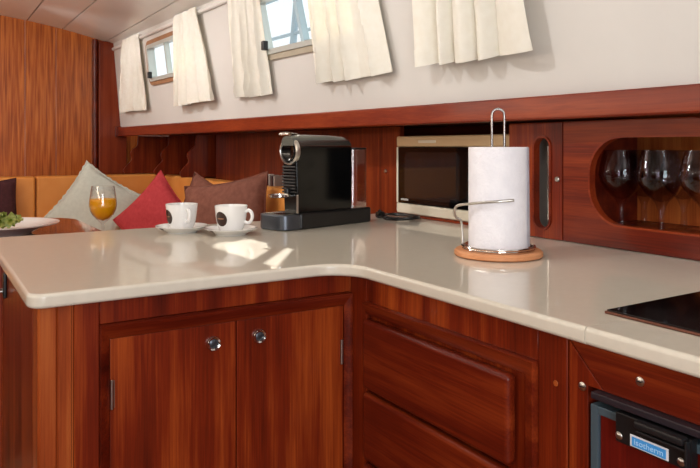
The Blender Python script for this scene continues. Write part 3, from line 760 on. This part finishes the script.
# ------------------------------------------------------------------ saloon: settee, cushions, table
St = thing('settee', 'orange leather corner settee running below the bulkhead and hull side', 'sofa', (.6, 4.0, 0))
bm = BM(); box(bm, -1.3, .80, 3.86, 4.49, 0, .32); box(bm, .82, 1.395, 2.45, 4.49, 0, .32); ob('plinth', bm, W_hull, St)
bm = BM(); box(bm, -1.3, .79, 3.84, 4.33, .322, .49, .03, 4); box(bm, .80, 1.30, 2.45, 4.33, .322, .49, .03, 4); ob('seat', bm, M_orange, St)
for a, b in ((-1.3, -.05), (-.048, .55), (.552, 1.31)):
    bm = BM(); box(bm, a, b, 4.335, 4.46, .39, .960, .016, 4); ob('backrest', bm, M_orange, St)
bm = BM(); box(bm, 1.30, 1.394, 2.45, 4.33, .39, .955, .016, 4); ob('backrest', bm, M_orange, St)
bm = BM(); box(bm, .5500, .5520, 4.3345, 4.34, .51, .95); ob('seam', bm, M_piping, St)
bm = BM(); box(bm, 1.40, 1.558, 3.672, 4.495, .935, .955, .002, 1); tag(ob('hull_shelf', bm, W_dark), 'dark wooden shelf along hull recess behind the settee', 'shelf')

def cushion(name, label, loc, size, thick, mat, normal, roll, fringe=False):
    """square scatter cushion: normal = facing direction, roll = turn in its own plane"""
    n = 22; t = BM(); G = {}
    for s in (1, -1):
        for i in range(n+1):
            for j in range(n+1):
                a, b = 2*i/n-1, 2*j/n-1
                e = (1-a**2)*(1-b**2)
                pinch = 1-.07*(1-abs(a)**2)*abs(b)**3-.0
                px = a*(1-.09*(1-b*b)*a*a); py = b*(1-.09*(1-a*a)*b*b)
                edge = i in (0, n) or j in (0, n)
                if edge and s == -1: continue
                h = s*thick*.5*max(e, 0)**.42+.004*math.sin(5*a+3*b)*e*s
                G[s, i, j] = t.verts.new((px*size/2, py*size/2, h))
    for s in (1, -1):
        for i in range(n):
            for j in range(n):
                f = [G.get((s, p, q)) or G[1, p, q] for p, q in ((i, j), (i+1, j), (i+1, j+1), (i, j+1))]
                t.faces.new(f)
    bmesh.ops.recalc_face_normals(t, faces=t.faces)
    z = Vector(normal).normalized(); x = Vector((0, 0, 1)).cross(z).normalized(); y = z.cross(x)
    R = Matrix((x, y, z)).transposed().to_4x4() @ Matrix.Rotation(roll, 4, 'Z')
    zz = min((R @ v.co).z for v in t.verts)
    r = tag(bpy.data.objects.new(name, None), label, 'cushion', 'scatter cushions on the settee'); COL.objects.link(r); r.empty_display_size = .05
    r.location = loc
    t.transform(R)
    ob('cover', t, mat, r, 60, local=True)
    # piped or fringed edge
    ring = []
    for k in range(4*n):
        e, m = divmod(k, n); s = 2*m/n-1
        a, b = ((s, -1), (1, s), (-s, 1), (-1, -s))[e]
        px = a*(1-.09*(1-b*b)*a*a); py = b*(1-.09*(1-a*a)*b*b)
        w = 1.0+(.018*math.sin(k*2.9) if fringe else 0)
        ring.append(R @ Vector((px*size/2*w, py*size/2*w, 0)))
    bm = BM(); tube(bm, ring, .007 if fringe else .0035, 6, True); ob('edging', bm, mat, r, 60, local=True)
    return r
cushion('cushion', 'pale grey cushion propped on its corner behind the orange juice', (.838, 4.10, .780), .40, .12, M_cgray, (-.25, -1, .3), math.radians(56), True)
cushion('cushion', 'red cushion standing on its corner, left of the brown cushions', (1.045, 3.62, .735), .39, .12, M_cred, (-1.0, -.8, .2), math.radians(45))
cushion('cushion', 'large brown cushion in front, between the cups and the coffee machine', (1.110, 2.80, .780), .44, .13, M_cbrown, (-.85, -.55, .25), math.radians(10))
cushion('cushion', 'brown cushion behind the larger brown one, only its top corner showing', (1.15, 3.10, .742), .42, .10, M_cbrown, (-.8, -.62, .2), math.radians(-22))
cushion('cushion', 'dark maroon cushion at the left edge of the photo', (.245, 4.22, .74), .42, .11, M_cmar, (0, -1, .25), math.radians(4))

# saloon table
Tb = thing('saloon_table', 'glossy brown wooden saloon table behind the worktop', 'table', (0, 2.55, 0))
tp = arc(.38, 2.93, .15, 90, 20, 8)+arc(.30, 2.15, .20, -10, -90, 2)+[(-.75, 2.02), (-.75, 3.08)]
tp = [(.36, 3.08)]+arc(.37, 2.92, .16, 85, 0, 10)+[(.535, 2.5), (.535, 2.10)]+arc(.455, 2.1, .08, 0, -90, 6)+[(-.75, 2.02), (-.75, 3.08)]
bm = BM(); prism(bm, tp, lambda a, b, d: (a, b, d), .805, .84, .008, 3); ob('tabletop', bm, W_tab, Tb)
bm = BM(); cyl(bm, (-.1, 2.55, .02), (0, 0, 1), .05, .784, 24); cyl(bm, (-.1, 2.55, .0005), (0, 0, 1), .2, .02, 32, .005); ob('pedestal', bm, M_steel, Tb)
# platter with salad
pc = Vector((.2085, 2.58, .8402))
bm = BM(); lathe(bm, [(0, .003), (.10, .003), (.10, 0), (.106, 0), (.115, .008), (.155, .023), (.193, .033), (.195, .0365), (.190, .0368), (.155, .028), (.115, .014), (0, .011)], pc, 56)
tag(ob('plate', bm, M_porc), 'large white plate with salad on the saloon table', 'plate')
Sd = thing('salad', 'green leafy salad heaped on the white plate', 'salad', pc+Vector((0, 0, .011)))
rnd = random.Random(4)
for k in range(16):
    t = BM(); n = 6; R = rnd.uniform(.022, .038); g = []
    for i in range(n+1):
        row = []
        for j in range(n+1):
            a, b = 2*i/n-1, 2*j/n-1
            m = math.sqrt(max(a*a, b*b)/(a*a+b*b)) if (a or b) else 1
            row.append(t.verts.new((a*R*m, b*R*m, .010*math.sin(6*a+k)*math.cos(5*b+k*1.3)+.012*(a*a+b*b)*.6)))
        g.append(row)
    for i in range(n):
        for j in range(n): t.faces.new((g[i][j], g[i+1][j], g[i+1][j+1], g[i][j+1]))
    bmesh.ops.solidify(t, geom=t.faces, thickness=.0012)
    al = rnd.uniform(0, 2*PI); rr = rnd.uniform(0, .075); lv = k/16
    pos = pc+Vector((-.01+rr*math.cos(al), -.04+rr*math.sin(al), .036+.020*(1-rr/.09)*rnd.random()))
    t.transform(Matrix.Translation(pos) @ Matrix.Rotation(rnd.uniform(0, 6), 4, 'Z') @ Matrix.Rotation(rnd.uniform(-.7, .7), 4, 'X'))
    bmesh.ops.recalc_face_normals(t, faces=t.faces)
    ob('lettuce_leaf', t, M_leaf, Sd, 60)
# orange juice
jl = Vector((.467, 2.185, .8402))
J = thing('juice_glass', 'stemmed glass of orange juice in front of the grey cushion', 'glass', jl)
R = .041
prof = [(0, 0), (.034, 0), (.034, .0016), (.020, .0035), (.0055, .009), (.0040, .02), (.0040, .052), (.007, .060), (.018, .070), (.031, .084), (.0385, .100), (R, .116), (.0395, .135), (.0365, .155), (.0338, .1735), (.0328, .1735), (.0355, .155), (.0385, .135), (.0398, .116), (.0373, .100), (.0298, .0855), (.017, .073), (0, .066)]
bm = BM(); lathe(bm, prof, jl, 40); ob('glass_bowl', bm, M_glass, J)
bm = BM(); lathe(bm, [(0, .0665), (.0166, .0735), (.0294, .086), (.0369, .1005), (.0394, .116), (.0384, .1335), (0, .1335)], jl, 40); ob('juice', bm, M_juice, J)

# books on the ledge behind the settee back
bx = 2.90
for k, (w, h, m, lab) in enumerate(((.016, .052, M_bookw, 'white booklet leaning beside the brown cushion'), (.014, .046, M_bookd, 'dark booklet, second from left on the settee back'), (.013, .050, M_booky, 'grey booklet, third from left on the settee back'), (.014, .046, M_bookd, 'dark booklet, fourth from left on the settee back'), (.013, .049, M_booky, 'grey booklet nearest the coffee machine on the settee back'))):
    r = thing('booklet', lab, 'book', (1.36, bx-w/2, .9552), 0, 'booklets on the settee back')
    bm = BM(); box(bm, 1.337, 1.385, bx-w, bx, .9553, .955+h, .0015); ob('cover', bm, m, r)
    bm = BM(); box(bm, 1.3372, 1.3865, bx-w+.002, bx-.002, .957, .953+h); ob('pages', bm, M_bookw, r)
    bx -= w+.012
# curved brackets standing on the hull shelf
for y, lab in ((3.74, 'curved dark wood bracket on hull shelf, the one above the brown cushions'), (4.16, 'curved dark wood bracket on hull shelf, middle of three above the red cushion'), (4.44, 'curved dark wood bracket on hull shelf, nearest the bulkhead')):
    pts = [Vector(p) for p in ((.01, .962, 0), (.0, .985, 0), (.025, 1.02, 0), (.05, 1.05, 0), (.042, 1.085, 0), (.055, 1.115, 0), (.085, 1.14, 0), (.09, 1.17, 0), (.095, 1.2045, 0))]
    pts = [p+Vector(({3.74: 1.215, 4.16: 1.19, 4.44: 1.075}[y], 0, 0)) for p in pts]
    cv = [(p.x, p.y) for p in spline(pts, 5)]
    bm = BM(); prism(bm, [(1.558, .962)]+cv+[(1.558, 1.2045)], lambda a, b, d: (a, d, b), y, y+.02, .002, 2)
    tag(ob('shelf_bracket', bm, W_hull), lab, 'bracket', 'curved brackets on the hull shelf')

# ------------------------------------------------------------------ outside, seen through the windows
bm = BM(); box(bm, 1.9, 60, -10, 60, -.9, -.8); o = tag(ob('water', bm, M_water), 'grey harbour water outside the windows', 'water'); o['kind'] = 'stuff'
Bt = thing('motor_boat', 'white boat moored outside the left window', 'boat', (7.5, 17, -.8))
bm = BM(); prism(bm, [(11, -.8), (20, -.8), (22.5, 1.7), (10.6, 1.5)], lambda a, b, d: (d, a, b), 6.0, 9.0, .1, 2); ob('hull', bm, M_white, Bt)
bm = BM(); prism(bm, [(12, 1.5), (18.5, 1.6), (17, 3.0), (12.3, 3.0)], lambda a, b, d: (d, a, b), 6.4, 8.6, .08, 2); ob('cabin', bm, M_white, Bt)
bm = BM(); prism(bm, [(12.4, 2.0), (17.4, 2.0), (16.7, 2.7), (12.5, 2.7)], lambda a, b, d: (d, a, b), 6.37, 6.41); ob('cabin_window', bm, base_mat('tinted_window', lin(130, 140, 146), .1), Bt)
# awning frame with leaning posts on the side deck
A = thing('awning_frame', 'pale blue painted frame with leaning posts outside the right window', 'awning frame', (2.0, 3.4, 1.2))
for (y0, y1) in ((2.75, 2.58), (3.30, 3.12), (3.95, 3.78), (4.7, 4.5)):
    bm = BM(); tube(bm, [(1.95, y0, 1.2), (1.99, (y0+y1)/2, 1.8), (2.02, y1, 2.6)], .022, 10); ob('post', bm, M_post, A)
for z in (1.62, 1.86, 2.12):
    bm = BM(); tube(bm, [(1.99, .8, z), (1.99, 3.0, z-.02), (1.99, 5.5, z+.02)], .012, 8); ob('rail', bm, M_post, A)
bm = BM(); box(bm, 1.68, 2.2, -1.4, 6.5, 1.10, 1.2); ob('deck', bm, M_white, A)

# ------------------------------------------------------------------ light
w = bpy.data.worlds.new('world'); sc.world = w; w.use_nodes = True
bg = w.node_tree.nodes['Background']; bg.inputs[0].default_value = (.93, .97, 1, 1); bg.inputs[1].default_value = 1.25
def light(kind, name, loc, energy, color=(1, 1, 1), **k):
    l = bpy.data.lights.new(name, kind); l.energy = energy; l.color = color
    for a, v in k.items():
        if a != 'rot' and a != 'to': setattr(l, a, v)
    o = bpy.data.objects.new(name, l); COL.objects.link(o); o.location = loc
    if 'to' in k: o.rotation_euler = (Vector(k['to'])-Vector(loc)).to_track_quat('-Z', 'Y').to_euler()
    return o
light('SUN', 'sun', (5, 8, 8), 7, (1, .93, .82), angle=math.radians(.6), to=(5-.62, 8-1.0, 8-.88))
light('AREA', 'added_strip_fill', (.20, 1.8, 1.86), 7, (1, .95, .88), shape='RECTANGLE', size=4.6, size_y=.04, to=(.45, 1.8, 1.0))  # unseen strip added under the ceiling for general fill
for y, e in ((.50, 15), (1.30, 15), (1.92, 15), (2.62, 15), (3.2, 14), (4.0, 13)):
    light('SPOT', 'hem_shadow_spot', (.30, y, 1.86), e*.98, (1, 1, 1), shadow_soft_size=.012, spot_size=math.radians(80), spot_blend=1, to=(1.2, y, 1.35))  # unseen spots added across from the curtains to throw shadows below hems
light('POINT', 'saloon_fill', (-.35, 3.2, 1.78), 13, (1, .95, .87), shadow_soft_size=.08)  # added point light that brightens the dim far end
light('AREA', 'aft_daylight_fill', (-.45, -1.38, 1.2), 36, (.95, .98, 1), shape='RECTANGLE', size=1.0, size_y=1.2, to=(.3, 1.5, 1.1))  # area light added in the unseen aft opening for soft fill
light('AREA', 'ceiling_uplight_fill', (-1.55, 1.8, 1.45), 20, (1, .86, .70), shape='RECTANGLE', size=4.5, size_y=.12, to=(-.6, 1.8, 1.9))  # unseen uplight added on the port side to brighten the ceiling
sc.view_settings.view_transform = 'Standard'; sc.view_settings.look = 'None'; sc.view_settings.gamma = 1; sc.view_settings.use_curve_mapping = False
sc.view_settings.exposure = -.07
